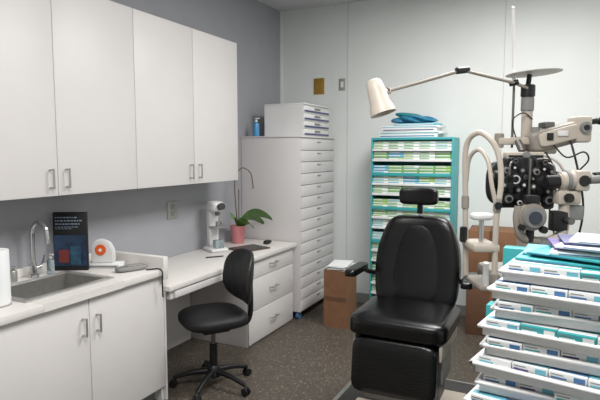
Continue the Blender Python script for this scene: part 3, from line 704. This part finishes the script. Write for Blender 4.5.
# ------------------------------------------------------------------ foreground cart and trays
t = thing('storage_cart', (0, 0, 0), 0, 'teal cart carrying the stack of white trays', 'cart')
MB().box(2.62, 3.16, 1.22, 1.70, 0.06, 0.93, TEALD, 0.01).obj('body', t)
MB().box(2.615, 3.17, 1.215, 1.71, 0.931, 0.95, TEALD, 0.006).obj('top', t)
for x in (2.68, 3.10):
    for y in (1.28, 1.64):
        MB().cyl((x - 0.015, y, 0.03), (x + 0.015, y, 0.03), 0.03, BLACK).cyl((x, y, 0.03), (x, y, 0.06), 0.008, DSTEEL).obj('caster', t)
for x, y, h_, r_ in ((2.625, 1.62, 0.20, -8), (2.66, 1.70, 0.36, -4)):
    t = thing('file_box', (x, y, 0.951), math.radians(r_), 'teal file box standing behind the tray stack', 'file box', 'teal file boxes')
    MB().box(0, 0.34, 0, 0.05, 0, h_, TEAL, 0.003).obj('body', t)
    MB().box(0.03, 0.12, -0.001, 0, h_ * 0.4, h_ * 0.7, PAPER).obj('label_sticker', t)

TW, TDp, TH = 0.42, 0.31, 0.024
def tray_meshes():
    w, d, h = TW, TDp, TH; th = 0.004
    b = MB()
    b.box(0.010, w - 0.010, 0.010, d - 0.010, 0, th, PLASTW)
    b.box(0.008, w - 0.008, 0.008, 0.008 + th, 0, h, PLASTW, 0.001).box(0.008, w - 0.008, d - 0.008 - th, d - 0.008, 0, h, PLASTW, 0.001)
    b.box(0.008, 0.008 + th, 0.008, d - 0.008, 0, h, PLASTW, 0.001).box(w - 0.008 - th, w - 0.008, 0.008, d - 0.008, 0, h, PLASTW, 0.001)
    m1 = b.mesh('tray_body')
    b = MB()
    r = 0.004
    b.box(-0.002, 0.012, -0.004, d + 0.008, h - 0.006, h + 0.003, PLASTW, r, seg=3).box(w - 0.012, w + 0.006, -0.004, d + 0.008, h - 0.006, h + 0.003, PLASTW, r)
    b.box(-0.002, w, -0.004, 0.012, h - 0.006, h + 0.003, PLASTW, r, seg=3).box(-0.002, w, d - 0.012, d + 0.008, h - 0.006, h + 0.003, PLASTW, r)
    return m1, b.mesh('tray_rim')
tm1, tm2 = tray_meshes()
sm = []
PH = 0.0178
for c1, c2, c3 in ((PAPER, BLUE, CYAN), (PAPER, CYAN, CYAN), (PAPER, TEAL, BLUE), (PAPER, NAVY, CYAN), (CYAN, PAPER, BLUE), (PAPER, CYAN, PAPER), (TEAL, PAPER, PAPER), (PAPER, BLUE, BLUE), (PAPER, PURPLE, CYAN)):
    b = MB()
    b.box(0, 0.076, 0, 0.125, 0, PH, c1, 0.0008)
    b.box(0.004, 0.036, -0.0006, 0, 0.003, 0.007, c2).box(0.050, 0.072, -0.0006, 0, 0.003, 0.014, c3).box(0.004, 0.030, -0.0006, 0, 0.011, 0.013, GRAYM)
    b.box(0.0, 0.076, 0.01, 0.03, PH, PH + 0.0003, c3).box(-0.0006, 0, 0.01, 0.07, 0.004, 0.012, c2)
    sm.append(b.mesh('lens_package'))
z = 0.951
tx = [2.632, 2.622, 2.645, 2.630, 2.652, 2.645, 2.672, 2.662, 2.685]
rots = [-9, -12, -6, -12, -7, -10, -5, -11, -8]
PITCH = 0.0435
NT = 9
for i in range(NT):
    rz = math.radians(rots[i]); ox, oy = tx[i], 1.25 + 0.007 * i
    t = thing('job_tray', (ox, oy, z), rz, 'shallow white plastic tray with thin rim in the stack', 'tray', 'stacked white trays')
    for nm, me in (('body', tm1), ('rim', tm2)):
        o = bpy.data.objects.new(nm, me); o.parent = t; COL.objects.link(o)
    c, s_ = math.cos(rz), math.sin(rz)
    for col in range(5):
        for row in range(2):
            for lay in range(2):
                if lay == 1 and random.random() < 0.06: continue
                lx = 0.015 + col * 0.0775 + random.uniform(-0.0003, 0.0003); ly = 0.014 + row * 0.139 + random.uniform(0, 0.006) + (0.002 * lay)
                if lay == 1 and row == 0: ly -= random.uniform(0, 0.022)
                o = bpy.data.objects.new('lens_package', random.choice(sm))
                o.location = (ox + lx * c - ly * s_, oy + lx * s_ + ly * c, z + 0.0045 + lay * 0.0182)
                if lay == 1: o.location.z = z + 0.0275 - 0.0045
                o.rotation_euler = (0, 0, rz + random.uniform(-0.004, 0.004))
                o['label'] = 'flat white and pale blue lens package lying in a white tray'; o['category'] = 'box'
                o['group'] = 'lens packages in the tray stack'
                COL.objects.link(o)
    z += PITCH
z = z - PITCH + 0.0425
for i, (dx, dy, c, hh, rz_, lab) in enumerate(((2.715, 1.36, TEAL, 0.006, -0.2, 'teal'), (2.73, 1.40, CYAN, 0.006, -0.05, 'light blue'), (2.74, 1.38, TEAL, 0.005, -0.35, 'teal'), (2.79, 1.36, PAPER, 0.008, -0.1, 'white'), (2.80, 1.38, PURPLE, 0.008, 0.12, 'purple'), (2.80, 1.36, PAPER, 0.006, -0.25, 'white'), (2.82, 1.37, NAVY, 0.006, 0.1, 'navy blue'), (2.83, 1.37, PAPER, 0.006, -0.15, 'white'))):
    MB().box(0, 0.20, 0, 0.14, 0, hh, c, 0.001).box(0.02, 0.12, -0.0005, 0, hh * 0.3, hh * 0.6, BLUE).obj('booklet', loc=(dx, dy, z), rz=rz_, label=lab + ' printed booklet lying on the tray stack', cat='booklet', group='booklets on the tray stack')
    z += hh + 0.0005

# ------------------------------------------------------------------ lights
def area(loc, sx, sy, p, col=(1.0, 0.985, 0.965)):
    L = bpy.data.lights.new('ceiling_lamp', 'AREA'); L.shape = 'RECTANGLE'; L.size = sx; L.size_y = sy; L.energy = p; L.color = col
    o = bpy.data.objects.new('ceiling_lamp', L); COL.objects.link(o); o.location = loc
    return o
for x, y, p in ((2.3, 0.9, 70), (2.5, 3.4, 80)):
    t = thing('ceiling_light', (x, y, H), 0, 'flat white rectangular ceiling light panel', 'ceiling light', 'ceiling light panels')
    MB().box(-0.62, 0.62, -0.62, 0.62, -0.03, -0.001, PLASTW, 0.004).obj('housing', t)
    MB().box(-0.58, 0.58, -0.58, 0.58, -0.034, -0.031, LIGHT).obj('diffuser', t)
    area((x, y, H - 0.05), 1.15, 1.15, p)
w = bpy.data.worlds.new('World'); scene.world = w; w.use_nodes = True
w.node_tree.nodes['Background'].inputs[0].default_value = (0.5, 0.55, 0.6, 1)
w.node_tree.nodes['Background'].inputs[1].default_value = 0.3

cam = bpy.data.cameras.new('camera'); co = bpy.data.objects.new('camera', cam); COL.objects.link(co)
cam.sensor_width = 36; cam.lens = 31.8; cam.clip_start = 0.02
co.location = (2.8, 0, 1.6); co.rotation_euler = (math.radians(90 - 5.18), 0, math.radians(25.9))
scene.camera = co
